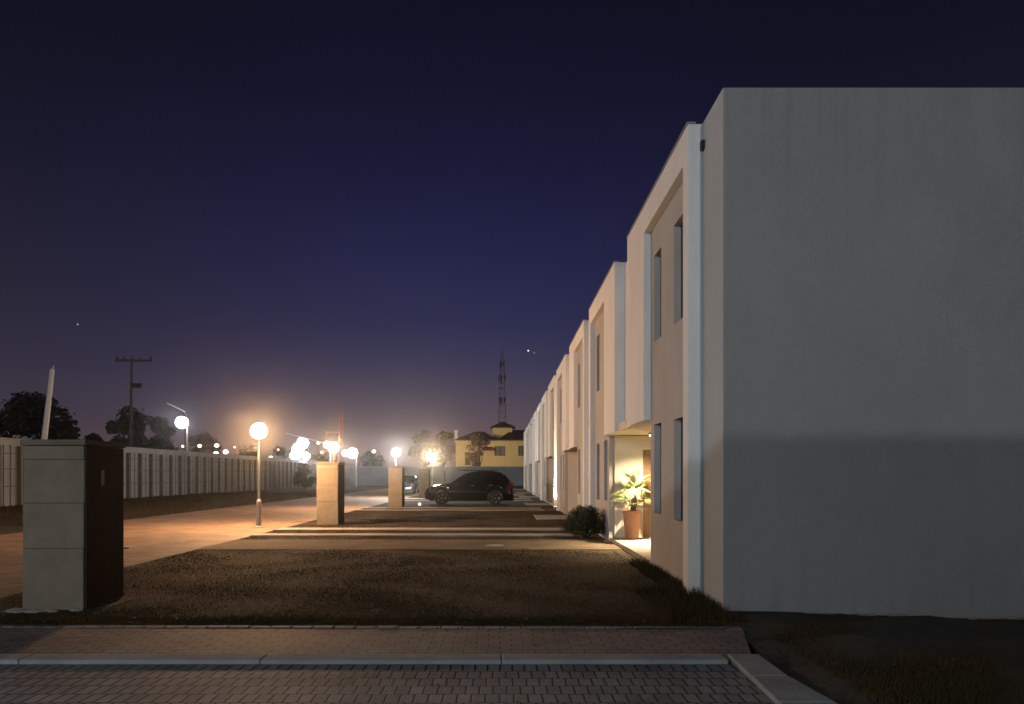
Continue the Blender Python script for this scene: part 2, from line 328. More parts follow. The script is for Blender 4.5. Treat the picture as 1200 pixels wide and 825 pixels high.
# ---------------------------------------------------------------- grass (uncountable)
def grass(name, n, x0, x1, y0, y1, hmin, hmax, avoid, seed, bias=1.0, m='grass', dz=0):
    r = np.random.RandomState(seed)
    X = r.uniform(x0, x1, n); Y = y0+(y1-y0)*r.uniform(0, 1, n)**bias
    keep = np.ones(n, bool)
    for (a, b, c, d) in avoid: keep &= ~((X > a) & (X < b) & (Y > c) & (Y < d))
    dens = np.sin(X*2.1+np.sin(Y*1.3)*2)*np.sin(Y*1.7+np.sin(X)*1.5)
    keep &= r.uniform(-2.2, 1, n) < dens+.35
    X, Y = X[keep], Y[keep]; n = len(X)
    Z = np.array([gz(a, b) for a, b in zip(X, Y)])
    a = r.uniform(0, 6.283, n); Z = Z+dz; h = r.uniform(hmin, hmax, n)*(.7+.5*(dens[keep]+1)/2); wd = r.uniform(.002, .005, n)*(1+Y*.06)
    lx = r.normal(0, .35, n)*h; ly = r.normal(0, .35, n)*h
    v = np.zeros((n, 3, 3)); v[:, 0] = np.c_[X-np.cos(a)*wd, Y-np.sin(a)*wd, Z-.01]; v[:, 1] = np.c_[X+np.cos(a)*wd, Y+np.sin(a)*wd, Z-.01]; v[:, 2] = np.c_[X+lx, Y+ly, Z+h]
    me = bpy.data.meshes.new(name); me.vertices.add(3*n); me.vertices.foreach_set('co', v.reshape(-1))
    me.loops.add(3*n); me.loops.foreach_set('vertex_index', np.arange(3*n, dtype=np.int32))
    me.polygons.add(n); me.polygons.foreach_set('loop_start', np.arange(0, 3*n, 3, dtype=np.int32)); me.polygons.foreach_set('loop_total', np.full(n, 3, np.int32))
    me.update(); me.materials.append(M[m]); o = bpy.data.objects.new(name, me); C.objects.link(o); return o
AV = [(-99, 99, 14.8, 17.2), (-99, 99, 18.1, 18.8), (-99, 99, 19.95, 20.8), (-99, 99, 30.95, 31.55), (2.3, 99, 8.2, 99), (-5.5, -4.6, 8.2, 9.2), (2.4, 99, 0, 7.3)]
o = grass('grass', 330000, -6.25, 2.5, 7.62, 34, .006, .026, AV, 3, 1.7)
tag(o, 'short patchy lawn between the foreground sidewalk and the driveways', 'grass', kind='stuff')
o = grass('weeds', 90000, 2.3, 9.5, 4.6, 8.22, .012, .06, [(-9, 2.6, 0, 7.25)], 5, dz=-.03)
tag(o, 'rough grass and weeds along the foot of the grey end wall', 'weeds', kind='stuff')
o = grass('wall_weeds', 14000, 1.75, 2.50, 7.6, 12.6, .03, .16, [(-9, 2.2, 9.5, 13)], 15)
tag(o, 'taller dark weeds along the foot of the nearest townhouse front', 'weeds', kind='stuff')
q = random.Random(12); mb = MB()
for i in range(260):
    x = q.uniform(-7, 1.8); y = q.choice([q.uniform(6.3, 7.5), q.uniform(4.8, 5.9), q.uniform(7.6, 12), q.uniform(7.3, 7.7)]); z = .012 if 6.2 < y < 7.6 else (-.014 if y < 6 else gz(x, y)+.03)
    a = q.uniform(0, 6.28); s_ = q.uniform(.008, .028); u = Vector((math.cos(a), math.sin(a), q.uniform(-.2, .4)))*s_; w_ = Vector((-math.sin(a), math.cos(a), q.uniform(-.2, .3)))*s_*.5
    c = Vector((x, y, z+.006)); mb.poly([c-u, c+w_, c+u, c-w_])
tag(mb.build('fallen_leaves', M['leaf_brown'], None, fix=False), 'scattered dry leaves and bits on the paving and lawn', 'leaves', kind='stuff')
o = grass('verge_grass', 30000, -24, -12.85, 22, 60, .05, .16, [], 9, 1.3)
tag(o, 'dark grass verge between the side road and the panel fence', 'grass', kind='stuff')

# ---------------------------------------------------------------- townhouses
XF, XR, XB, XD = 2.36, 2.48, 2.52, 9.5
ORD = ['nearest', 'second', 'third', 'fourth', 'fifth', 'sixth', 'seventh', 'eighth', 'ninth', 'tenth', 'eleventh', 'twelfth']
def townhouse(k):
    mir = k % 2 == 1; base = 9.2+11.7*(k//2)
    Yc = 2*(base+5.22) if mir else 0
    def yy(a, b):
        a += base; b += base
        return (Yc-b, Yc-a) if mir else (a, b)
    lab = {0: 'nearest white and grey two-storey townhouse with a blank grey end wall', 1: 'second townhouse from the camera, directly behind the potted palm and lit porch',
           2: 'third townhouse from the camera, just beyond the dark round bush', 4: 'fifth townhouse from the camera, its near fin lit by a warm uplight',
           11: 'farthest, twelfth townhouse at the far end of the white row'}.get(k, ORD[k]+' townhouse from the camera in the receding white row')
    T = empty('townhouse', (0, 0, 0), lab, 'townhouse', 'two-storey townhouses in one row')
    y0 = -.96 if k == 0 else -.63
    # body
    mb = MB(); a, b = yy(y0, -.001); mb.box(XB, XD, a, b, -.3, 5.95)
    a, b = yy(0, 2.88); mb.box(2.68, XD, a, b, -.3, 5.94)
    a, b = yy(2.882, 5.22); mb.box(2.68, XD, a, b, 2.62, 5.94)
    a, b = yy(2.882, 5.22); mb.box(5.0, XD, a, b, -.3, 2.618)
    a, b = yy(4.45, 5.22); mb.box(XB+.05, 2.678, a, b, 2.62, 5.93)
    mb.build('body', M['end'] if k == 0 else M['white'], T, bevel=.012 if k < 3 else 0)
    if k == 0:
        MB().box(XB-.05, XB-.001, base-.22, base-.14, 5.58, 5.70).build('overflow_spout', M['plastic'], T, bevel=.01)
        MB().box(XB-.004, XB-.0005, base+y0+.002, base-.002, -.3, 5.945).build('cool_offset_sheet', M['return'], T)
        q = random.Random(4); mb = MB()
        for i in range(70):
            xx = q.choice([q.uniform(2.7, 4.2), q.uniform(3.6, 4.6), q.uniform(4.8, 8)]); mb.sphere((xx, base+y0-q.uniform(.0, .05), -.045-.05*sm(3, 6, xx)+q.uniform(-.02, .03)), q.uniform(.015, .035), 1, (q.uniform(1.5, 4), 1, .6))
        mb.build('mortar_spill', M['kerb'], T)['kind'] = 'stuff'
        MB().box(XB+.02, XD, base+y0-.012, base+y0-.001, -.3, -.075).build('plinth', M['pier'], T)
    # white frame: narrow fin, top band, boxed bay over the porch
    mb = MB(); a, b = yy(0, .26); mb.box(XF, 2.678, a, b, -.3, 6.0)
    a, b = yy(.261, 2.88); mb.box(XF, 2.678, a, b, 5.57, 6.0)
    a, b = yy(2.881, 4.449); mb.box(XF, 2.676, a, b, 2.45, 6.0)
    fr = mb.build('frame', M['white'], T, bevel=.012 if k < 4 else 0)
    # taupe window wall
    wins = [(.71, 1.25, 3.70, 5.13), (2.08, 2.60, 3.70, 5.10), (.71, 1.25, .90, 2.34), (2.08, 2.60, .93, 2.36)]
    H = [(*yy(a, b), c, d) for a, b, c, d in wins]
    mb = MB(); a, b = yy(.262, 2.879); panel_holes(mb, XR, a, b, -.3, 5.568, H, .14); mb.build('window_wall', M['taupe'], T)
    for (a, b, c, d) in H:
        mb = MB(); x = XR+.10
        mb.box(x, x+.035, a+.001, a+.03, c+.001, d-.001); mb.box(x, x+.035, b-.03, b-.001, c+.001, d-.001)
        mb.box(x, x+.035, a+.031, b-.031, c+.001, c+.035); mb.box(x, x+.035, a+.031, b-.031, d-.035, d-.001)
        f = mb.build('window', M['alu'], T)
        MB().box(x+.015, x+.022, a+.03, b-.03, c+.034, d-.034).build('pane', M['glass'], f)
        if k < 2: MB().box(x+.036, x+.039, a+.004, b-.004, (c+d)/2 - .3, d-.01).build('blind', M['blind'], f)
    # porch side wall and front door
    mb = MB(); a, b = yy(2.70, 2.8795)
    DX0, DX1 = 3.25, 4.15
    wy0, wy1 = (yy(2.883, 2.95))
    mb.box(2.60, DX0, wy0, wy1, -.2, 2.44); mb.box(DX1, 4.998, wy0, wy1, -.2, 2.44); mb.box(DX0, DX1, wy0, wy1, 2.12, 2.44)
    mb.build('porch_wall', M['cream'], T)
    a, b = yy(2.884, 2.91); MB().box(DX0+.004, DX1-.004, a, b, .10, 2.116).build('door', M['door'], T)
    # porch ceiling slab
    mb = MB(); a, b = yy(2.955, 5.219); mb.box(2.679, 4.998, a, b, 2.455, 2.616)
    a, b = yy(4.452, 5.219); mb.box(2.44, 2.677, a, b, 2.455, 2.616)
    mb.build('porch_ceiling', M['cream'], T)
    # parapet flashing and downpipe spout
    if k < 6:
        a, b = yy(.0, 4.449); MB().box(XF-.012, XF+.10, a-.006, b+.006, 6.001, 6.022).build('coping', M['kerb'], T)
    return T
for k in range(12): townhouse(k)

# ---------------------------------------------------------------- gate piers
def pier(y, x, w, d, h, label, num):
    T = empty('gate_pier', (x, y, 0), label, 'pier', 'rendered piers between the gardens and the road')
    mb = MB(); zs = [0, .70, 1.22, 1.72, h-.07]; zs = [v for v in zs if v < h-.05 or v == h-.07]
    for a, b in zip(zs, zs[1:]):
        j = rnd.uniform(-.006, .006); mb.box(-w/2+j, w/2+j, j, d+j, a+.002 if a else -.2, b-.002)
    mb.build('block', M['pier'], T, bevel=.012)
    MB().box(-w/2+.01, w/2-.01, .012, d-.012, -.2, h-.075).build('mortar', M['joint'], T)
    MB().box(-w/2-.02, w/2+.03, -.02, d+.03, h-.068, h).build('cap', M['pier_dark'], T, bevel=.012)
    mb = MB()
    for i in range(14):
        a = rnd.uniform(-w/2-.1, w/2+.05); mb.sphere((a, rnd.uniform(-.13, -.02), .0), rnd.uniform(.03, .08), 1, (1.6, 1, .5))
    MB().box(w/2+.003, w/2+.022, .02, d-.02, .02, h-.075).build('side_panel', M['panel_dark'], T, bevel=.004)  # thin dark brown sheet over the right face of every pier
    if num: mb.build('mortar_spill', M['concrete'], T)['kind'] = 'stuff'
    else: mb.bm.free()
    return T
p1 = pier(8.29, -5.13, .70, .86, 1.95, 'nearest grey rendered pier, standing alone at the left of the sidewalk', 1)
MB().box(.373, .383, .30, .38, 1.42, 1.60).build('intercom', M['alu'], p1)
MB().box(.373, .46, .78, .80, .62, .635).build('latch', M['plastic'], p1)
pier(22.3, -5.36, .66, .80, 1.93, 'second pier, orange-lit, beside the lamp post with the amber globe', 0)
pier(34.7, -5.10, .66, .80, 1.93, 'third pier, a narrow orange-lit block left of the black car', 0)
pier(47.6, -5.12, .66, .80, 1.93, 'fourth pier, small pale block just left of the black car bonnet', 0)
pier(60.5, -5.12, .66, .80, 1.93, 'fifth and farthest pier, mostly hidden behind the black car', 0)

# ---------------------------------------------------------------- street lamps
def globe_lamp(x, y, label, gcol, power, h=2.85, r=.27):
    T = empty('street_lamp', (x, y, 0), label, 'street lamp', 'globe lamps along the side road')
    MB().lathe([(.075, 0), (.075, .75), (.06, .80), (.038, .82), (.034, h-r-.08), (.07, h-r-.06), (.09, h-r)], 14).build('pole', M['pole'], T, smooth=False)
    MB().lathe([(.14, 0), (.14, .02), (.08, .05)], 14).build('base_plate', M['pole'], T)
    MB().sphere((0, 0, h), r*1.03, 3).build('globe', frosted('globe_glass', gcol), T, smooth=True)
    bulb('POINT', (0, 0, h), T, gcol, power, r)
    return T
globe_lamp(-7.1, 21.2, 'nearest lamp post with a glowing amber globe, left of the second pier', SODIUM, 2500, 2.82, .23)
globe_lamp(-7.65, 33.0, 'warm globe lamp showing just above the second pier at the foot of the red mast', (1, .58, .28), 1500, 2.78, .24)
globe_lamp(-6.95, 47.7, 'second lamp post with a white globe, above the third pier', (1, .93, .84), 2400, 3.0, .28)
globe_lamp(-6.9, 72, 'third lamp post with a warm white globe, left of the yellow house', (1, .82, .58), 1800, 3.16, .36)
globe_lamp(-10.6, 108, 'far lamp post that lights the yellow house, behind the back wall', (1, .72, .42), 5600, 4.4, .30)
globe_lamp(-7.2, -5.0, 'white globe lamp post at the street corner behind the camera', LED, 800, 2.9, .25)
# tall lamp on the street behind the camera
T = empty('tall_street_lamp', (-8.5, -11.0, 0), 'tall grey lamp post with a white head on the near street', 'street lamp')
MB().tube((0, 0, -.1), (0, 0, 7.2), .09, .05).tube((0, 0, 7.15), (1.2, .4, 7.4), .04, .04).build('pole', M['pole'], T)
MB().box(.95, 1.6, .25, .55, 7.36, 7.46).build('head', M['alu'], T)
MB().box(1.0, 1.55, .27, .53, 7.335, 7.355).build('lens', glow('tall_lamp_glow', (.90, .96, 1), 6), T); bulb('POINT', (1.28, .4, 7.1), T, (.90, .96, 1), 2400, .15)

def flood(px, py, Y, hs, label, col, power, r, base=0, group='floodlights beyond the fence', lean=0):
    X = (px-588)/850*Y; Z = 1.55+(556-py)/850*Y
    T = empty('floodlight', (X, Y, 0), label, 'floodlight', group)
    MB().tube((r*.7, .3, -.1), (r*.7, .3, Z), .10, .07, 8).build('pole', M['pole'], T)
    MB().box(-r*.9, r*.9, .22, .29, Z-r*.8, Z+r*.8).build('bracket', M['alu'], T)
    mb = MB()
    for i, (dx, dz, q) in enumerate(hs): mb.sphere((dx, 0, Z+dz), r*q*1.03, 3); bulb('POINT', (dx, 0, Z+dz), T, col, power/len(hs), r*q)
    mb.build('lens', frosted('flood_glass', col), T, smooth=True)
flood(213, 495, 60, [(0, 0, 1)], 'bright white floodlight on its own pole above the fence, right of the utility pole', LED, 500, .48)
flood(350, 524, 88, [(.55, .55, .9), (-.1, -.3, .9), (-.4, -1.0, .8), (.9, -1.1, .6)], 'tall stacked cluster of white floodlights right of the amber globe lamp', LED, 1000, .75)
flood(383, 521, 90, [(0, 0, .7), (.8, -.3, .6)], 'warm floodlight above the left part of the second pier', (1, .78, .5), 350, .55)
flood(413, 531, 90, [(0, 0, 1), (-.9, 0, .6)], 'white floodlight just right of the second pier top', LED, 800, .62)
def small_light(px, py, Y, label, col, r, s=4):
    X = (px-588)/850*Y; Z = 1.55+(556-py)/850*Y
    T = empty('distant_lamp', (X, Y, 0), label, 'lamp', 'small distant lamps beyond the fence')
    MB().tube((0, .2, -.1), (0, .2, Z), .07, .05, 6).build('pole', M['pole_dark'], T)
    MB().sphere((0, 0, Z), r*.72, 2, (1.2, .6, 1)).build('bulb', glow('small_glow', col, s), T, smooth=True)
for px, py, col, r, lab in ((254, 522, (1, .85, .7), .42, 'upper of three round lights between the white floodlight and the amber lamp'), (253, 531.5, LED, .48, 'lower left of three round lights left of the amber lamp'),
        (264.5, 529.5, LED, .5, 'lower right of three round lights left of the amber lamp'), (234, 522.5, (1, .7, .5), .38, 'small warm light just right of the white floodlight pole'),
        (214, 523, (.9, .85, .8), .25, 'faint small light low on the left of the white floodlight pole'), (317, 536.5, (1, .8, .5), .42, 'low warm light just right of the amber lamp pole'),
        (326, 527, (1, .6, .4), .2, 'tiny orange light between the amber lamp and the floodlight cluster'), (438, 529, (1, .8, .6), .36, 'small warm light between the second and third piers'),
        (275, 524, (1, .7, .5), .2, 'tiny warm light beside the three round lights'), (373, 519, (1, .85, .7), .3, 'small warm light left of the red mast'),
        (377, 530, (1, .8, .6), .25, 'tiny light low left of the warm floodlight')):
    small_light(px, py, 118, lab, col, r)
# points of light in the night sky
for px, py, r, lab, s in ((619, 411, .9, 'bright white star low in the sky right of the lattice tower', 1.6), (626, 413.5, .6, 'faint star just right of the brightest star', .5), (91, 380, .7, 'lone star in the sky above the leaning white pole', .8)):
    Y = 900; o = MB().sphere(((px-588)/850*Y, Y, 1.55+(556-py)/850*Y), r, 2).build('star', glow('star_glow', (1, .97, .95), s), None, smooth=True)
    tag(o, lab, 'star', 'stars')

# ---------------------------------------------------------------- porch light and uplight
T = empty('porch_downlight', (3.25, 15.65, 2.455), 'round downlight in the porch ceiling above the potted palm', 'downlight')
MB().lathe([(.066, -.001), (.075, -.001), (.075, -.06), (.066, -.06), (.066, -.002)], 20).build('housing', M['alu'], T)
MB().lathe([(.064, -.004), (.064, -.008)], 20).build('lens', glow('porch_glow', (1, .68, .33), 8), T); bulb('AREA', (0, 0, -.012), T, (1, .74, .44), 430, .060, None, R(135))
T = empty('ground_uplight', (2.40, 32.30, .02), 'warm uplight on the ground washing the fifth townhouse fin', 'uplight')
MB().lathe([(.06, 0), (.07, .10), (.06, .10)], 14).build('housing', M['plastic'], T)
MB().lathe([(.05, .101), (.05, .106)], 14).build('lens', glow('uplight_glow', (1, .80, .50), 8), T); bulb('AREA', (0, 0, .11), T, (1, .78, .48), 150, .05, (R(172), 0, 0), R(70))
T = empty('garden_spotlight', (-3.95, 34.9, 0), 'tiny pale garden light in the lawn in front of the black car', 'garden light')
MB().lathe([(.02, -.05), (.02, .06)], 8).build('spike', M['plastic'], T)
MB().sphere((0, 0, .12), .08, 2).build('lens', glow('garden_glow', (1, .85, .7), 1.2), T, smooth=True)

# ---------------------------------------------------------------- plants by the porch
def frond(mb, base, az, el, ln, w, droop, n=5):
    d = Vector((math.cos(az)*math.cos(el), math.sin(az)*math.cos(el), math.sin(el))); side = Vector((-math.sin(az), math.cos(az), 0))
    prev = None; p = Vector(base)
    for i in range(n+1):
        t = i/n; ww = w*(.35+1.3*t*(1-t)*2)*(1-t*.85 if t > .5 else 1)
        q = p+d*ln*t + Vector((0, 0, -droop*t*t*ln))
        a, b = mb.bm.verts.new(q-side*ww), mb.bm.verts.new(q+side*ww)
        if prev: mb.bm.faces.new((prev[0], prev[1], b, a))
        prev = (a, b)
T = empty('potted_palm', (2.92, 16.3, .10), 'tall terracotta pot with a bright fan palm beside the lit porch', 'potted plant')
MB().lathe([(.14, 0), (.15, .02), (.19, .57), (.205, .58), (.205, .64), (.18, .64), (.17, .58)], 22).build('pot', M['terra'], T, smooth=False)
MB().tube((0, 0, .5), (.02, 0, .88), .045, .035).tube((.05, 0, .5), (.10, .03, 1.12), .04, .03).build('stem', M['bark'], T)
mb = MB()
for c0, nf, L0 in (((.02, 0, .90), 15, .36), ((.10, .03, 1.15), 17, .40), ((-.06, -.05, .74), 13, .3)):
    for i in range(nf):                      # each fan: stalk then a spread of narrow segments
        az = i*2.4+rnd.uniform(-.3, .3); el = rnd.uniform(-.15, 1.1); st = Vector((math.cos(az)*math.cos(el), math.sin(az)*math.cos(el), math.sin(el)))
        tip = Vector(c0)+st*L0*.7; mb.tube(c0, tip, .006, .004, 4)
        for j in range(11):
            u = (j-5)/5; frond(mb, tip, az+u*1.0, el-.15*abs(u)-.1, L0*(1-.3*abs(u)), .017, .25, 3)
mb.build('fronds', M['leaf_palm'], T, fix=False)
T = empty('round_bush', (2.04, 17.6, 0), 'dark spiky round bush on the lawn left of the potted palm', 'bush')
mb = MB()
for i in range(8000):
    az = rnd.uniform(0, 6.28); u = rnd.uniform(.0, 1); rr = rnd.uniform(.15, 1)**.5
    rad = .56*(1+.16*math.sin(az*3+u*4)); p = Vector((math.cos(az)*rad*rr*math.cos(u*1.35)*1.05, math.sin(az)*rad*rr*math.cos(u*1.35),   .10+.66*rr*math.sin(u*1.35)+rnd.uniform(0, .05)))
    if p.z < .02: continue
    frond(mb, p, az+rnd.uniform(-.9, .9), rnd.uniform(.1, 1.3), rnd.uniform(.07, .17), .010, .5, 2)
for i in range(24):
    az = rnd.uniform(0, 6.28); mb.tube((0, 0, -.02), (math.cos(az)*.35, math.sin(az)*.25, .3), .012, .006, 5)
mb.build('foliage', M['leaf_bush'], T, fix=False)

# ---------------------------------------------------------------- fence, back wall
T = empty('panel_fence', (-24, 27, 0), 'long pale panel fence with dark posts along the far side of the road', 'fence')
MB().box(-.25, -.08, 0, 78, -.3, 3.25).build('panel', M['fence'], T)
mb = MB(); mb.box(-.078, .02, .0, 78, .95, 1.0); mb.box(-.078, .02, 0, 78, 1.8, 1.85); mb.box(-.078, .02, 0, 78, 2.55, 2.60); mb.build('rail', M['fence_post'], T)
mb = MB()
for i in range(156):
    if i % 3: mb.box(-.0775, -.045, i*.5, i*.5+.05, -.3, 3.0)
mb.build('battens', M['fence_post'], T)
for i in range(52): MB().box(-.077, .13, i*1.5+.0, i*1.5+.12, -.3, 2.95).build('post', M['fence_post'], T)
MB().box(-.32, -.0, 0, 78, 3.252, 3.33).build('coping', M['fence'], T)
T = empty('back_wall', (0, 100, 0), 'low blue-grey wall closing the far end of the street', 'wall')
MB().box(-24.3, 12, 0, .25, -.2, 2.55).build('wall', M['wallb'], T)
MB().box(-24.35, 12, -.04, .30, 2.552, 2.65).build('coping', M['kerb'], T)
for i in range(12): MB().box(-24+i*3, -23.7+i*3, -.06, -.001, -.2, 2.50).build('pilaster', M['wallb'], T)
# ---------------------------------------------------------------- trees
def tree(name, px0, px1, ptop, Y, label, leaf, n=2600, ls=.35, th=None, density=1, group='trees beyond the fence', bare=False, zbot=None):
    cx = ((px0+px1)/2-588)/850*Y; rx = (px1-px0)/2/850*Y; top = 1.55+(556-ptop)/850*Y
    T = empty(name, (cx, Y, 0), label, 'tree' if name != 'shrub' else 'shrub', group)
    r = random.Random(int(px0*7+ptop)); zb = top*.25 if zbot is None else zbot; ch = (top-zb)
    mb = MB(); tw = max(.12, top*.022); lean = r.uniform(-.4, .4)
    mb.tube((0, 0, -.2), (lean*.3, 0, zb+ch*.3), tw, tw*.6, 8)
    clumps = []
    for i in range(11 if not bare else 16):
        az = r.uniform(0, 6.28); u = r.uniform(.05, 1); q = math.sqrt(max(0, 1-(2*u-1)**2))
        c = Vector((math.cos(az)*rx*.72*q*r.uniform(.5, 1), math.sin(az)*rx*.6*q*r.uniform(.4, 1), zb+ch*(.12+.74*u)))
        s0 = Vector((lean*.3, 0, zb+ch*r.uniform(0, .3))); mb.tube(s0, s0.lerp(c, .5)+Vector((0, 0, .3)), tw*.4, tw*.25, 5); mb.tube(s0.lerp(c, .5)+Vector((0, 0, .3)), c, tw*.25, tw*.08, 5)
        clumps.append((c, r.uniform(.22, .42)*min(rx, ch*.7)*(1.15 if not bare else .8)))
        if bare:
            for j in range(6): mb.tube(c, c+Vector((r.uniform(-1, 1), r.uniform(-1, 1), r.uniform(-.2, 1)))*rx*.35, tw*.08, tw*.03, 4)
    mb.build('trunk', M['bark'], T)
    mb = MB()
    for i in range(n):
        c, cr = clumps[r.randrange(len(clumps))]; d = Vector((r.gauss(0, 1), r.gauss(0, 1), r.gauss(0, 1))).normalized()*cr*r.uniform(.25, 1)**.5*(1+.35*r.random()**3)
        d.z *= .8; p = c+d; s = ls*r.uniform(.5, 1.2); u = Vector((r.gauss(0, 1), r.gauss(0, 1), r.gauss(0, 1))).normalized(); w = u.orthogonal().normalized()
        mb.poly([p-u*s*.5, p+w*s*.35, p+u*s*.5, p-w*s*.35])
    mb.build('crown', M[leaf], T, fix=False)
tree('broadleaf_tree', 2, 102, 459, 112, 'largest dark broad tree at far left behind the leaning white pole', 'leaf_tree', 5200, .75)
tree('broadleaf_tree', -60, 22, 482, 116, 'dark tree cut off by the left edge of the view', 'leaf_tree', 2600, .75)
tree('broadleaf_tree', 118, 178, 474, 110, 'dark tree at the foot of the utility pole', 'leaf_tree', 3000, .6)
tree('broadleaf_tree', 160, 206, 487, 118, 'dark tree between the utility pole and the white floodlight', 'leaf_tree', 2200, .6)
tree('broadleaf_tree', 222, 262, 503, 125, 'low dark tree just right of the white floodlight', 'leaf_tree', 1800, .6)
tree('broadleaf_tree', 90, 124, 505, 125, 'low dark tree in the gap left of the utility pole', 'leaf_tree', 1200, .6)
tree('broadleaf_tree', 270, 312, 522, 128, 'low dark tree behind the amber globe lamp', 'leaf_tree', 1300, .5)
tree('broadleaf_tree', 312, 350, 524, 132, 'low dark tree behind the floodlight cluster', 'leaf_tree', 1200, .5)
tree('broadleaf_tree', 360, 398, 526, 134, 'low dark tree behind the second pier', 'leaf_tree', 1200, .5)
tree('broadleaf_tree', 418, 452, 528, 130, 'low dark tree between the second and third piers', 'leaf_tree', 1100, .5)
tree('broadleaf_tree', 480, 512, 495, 131, 'tall thin brown-leaved tree above the far warm lamps', 'leaf_brown', 4200, .5)
tree('broadleaf_tree', 505, 537, 500, 129, 'pale brown sparse tree left of the yellow house', 'leaf_brown', 3000, .45)
tree('broadleaf_tree', 540, 584, 504, 113, 'sparse tree growing in front of the yellow house', 'leaf_brown', 1500, .35, bare=True)
tree('shrub', 342, 372, 543, 76, 'dark shrub at the fence foot left of the second pier', 'leaf_tree', 1500, .28, zbot=.2, group='shrubs along the fence')

# ---------------------------------------------------------------- poles and masts
T = empty('leaning_pole', (-25.5, 40, 0), 'leaning pale pole sticking up behind the nearest pier', 'pole')
MB().tube((-.15, 0, -.2), (.72, 0, 7.35), .17, .12, 10).build('shaft', M['pole_white'], T)
MB().tube((.60, 0, 6.9), (.80, -.02, 7.55), .03, .02, 6).build('bracket', M['pole_white'], T)
T = empty('utility_pole', ((152-588)/850*80, 80, 0), 'dark utility pole with a wide crossarm above the left trees', 'utility pole')
MB().tube((0, 0, -.2), (.25, 0, 14.6), .20, .13, 10).build('shaft', M['pole_wood'], T)
MB().box(-1.55, 2.45, -.1, .1, 14.0, 14.25).build('crossarm', M['pole_wood'], T)
for i, xx in enumerate((-1.4, -.6, 1.1, 2.3)): MB().lathe([(.05, 0), (.10, .08), (.10, .22), (.05, .3)], 8, (xx, 0, 14.25)).build('insulator', M['pole_dark'], T)
mb = MB(); mb.box(.3, 1.3, -.15, .15, 11.1, 11.6); mb.tube((.2, 0, 11.2), (.4, 0, 11.3), .05); mb.build('transformer', M['pole_dark'], T)
# lit mast and long arms on the building site
def lattice(name, X, Y, h, w, label, cat, m, m2=None, step=1.2, r=.05, top=None):
    T = empty(name, (X, Y, 0), label, cat)
    for s0, s1, mm, nm in ((0, .5, m, 'lower_section'), (.5, 1, m2 or m, 'upper_section')):
        mb = MB(); z0, z1 = h*s0, h*s1
        def off(z): return (w*(1-.72*z/h))/2
        cs = [(-1, -1), (1, -1), (1, 1), (-1, 1)]
        z = z0
        while z < z1-.01:
            zn = min(z+step, z1); a, b = off(z), off(zn)
            for k in range(4):
                c, d = cs[k], cs[(k+1) % 4]
                mb.tube((c[0]*a, c[1]*a, z), (c[0]*b, c[1]*b, zn), r, r, 5); mb.tube((c[0]*a, c[1]*a, z), (d[0]*b, d[1]*b, zn), r*.6, r*.6, 4); mb.tube((d[0]*b, d[1]*b, zn), (c[0]*b, c[1]*b, zn), r*.6, r*.6, 4)
            z = zn
        mb.build(nm, mm, T)
    return T
T = lattice('lattice_mast', (400-588)/850*95, 95, 10.3, .9, 'short red and white lattice mast above the second pier', 'mast', M['mast_red'], M['mast_red'], 1.0, .045)
MB().box(-2.0, -.1, -.06, .06, 7.0, 7.15).box(-2.0, -1.9, -.06, .06, 4.6, 7.0).build('arm', M['mast_red'], T)
T = empty('boom_arm', ((336-588)/850*84, 84, 0), 'long thin pale boom sloping between the floodlight cluster and the red mast', 'boom')
MB().tube((0, 0, 6.3), (5.2, 0, 5.0), .10, .08, 6).build('boom', M['pole_white'], T)
MB().tube((2.5, 0, -.1), (2.5, 0, 5.6), .08, .08, 6).build('post', M['pole'], T)
T = empty('lamp_arm_pole', ((217-588)/850*62, 62, 0), 'thin pole with a sloping pale arm above the white floodlight', 'pole')
MB().tube((0, 0, -.1), (0, 0, 6.9), .06, .05, 6).build('post', M['pole_dark'], T)
MB().tube((0, 0, 6.9), (-1.55, 0, 7.65), .05, .04, 6).build('arm', M['pole_white'], T)
Yt = 200; T = lattice('lattice_tower', (588.5-588)/850*Yt, Yt, 34.6, 3.0, 'tall thin lattice radio tower behind the yellow house', 'radio tower', M['mast_red'], M['mast_red'], 1.6, .07)
MB().tube((0, 0, 34.6), (0, 0, 36.5), .08, .04, 6).build('spire', M['pole_dark'], T)
for z, rr_ in ((32.0, .6), (28.2, 1.0), (22.2, .9)):
    mb = MB()
    for k in range(5):
        az = k*1.26+z; mb.tube((math.cos(az)*rr_, math.sin(az)*rr_, z-.9+.5*math.sin(k*2+z)), (math.cos(az)*rr_, math.sin(az)*rr_, z+.7+.4*math.sin(k*3+z)), .13, .13, 6); mb.tube((0, 0, z), (math.cos(az)*rr_, math.sin(az)*rr_, z), .04, .04, 4)
    mb.build('antenna', M['pole_dark'], T)
MB().lathe([(.1, 0), (.75, .12), (.8, .4), (.1, .45)], 16, (-.8, -.6, 25.2)).build('dish', M['mast_white'], T)

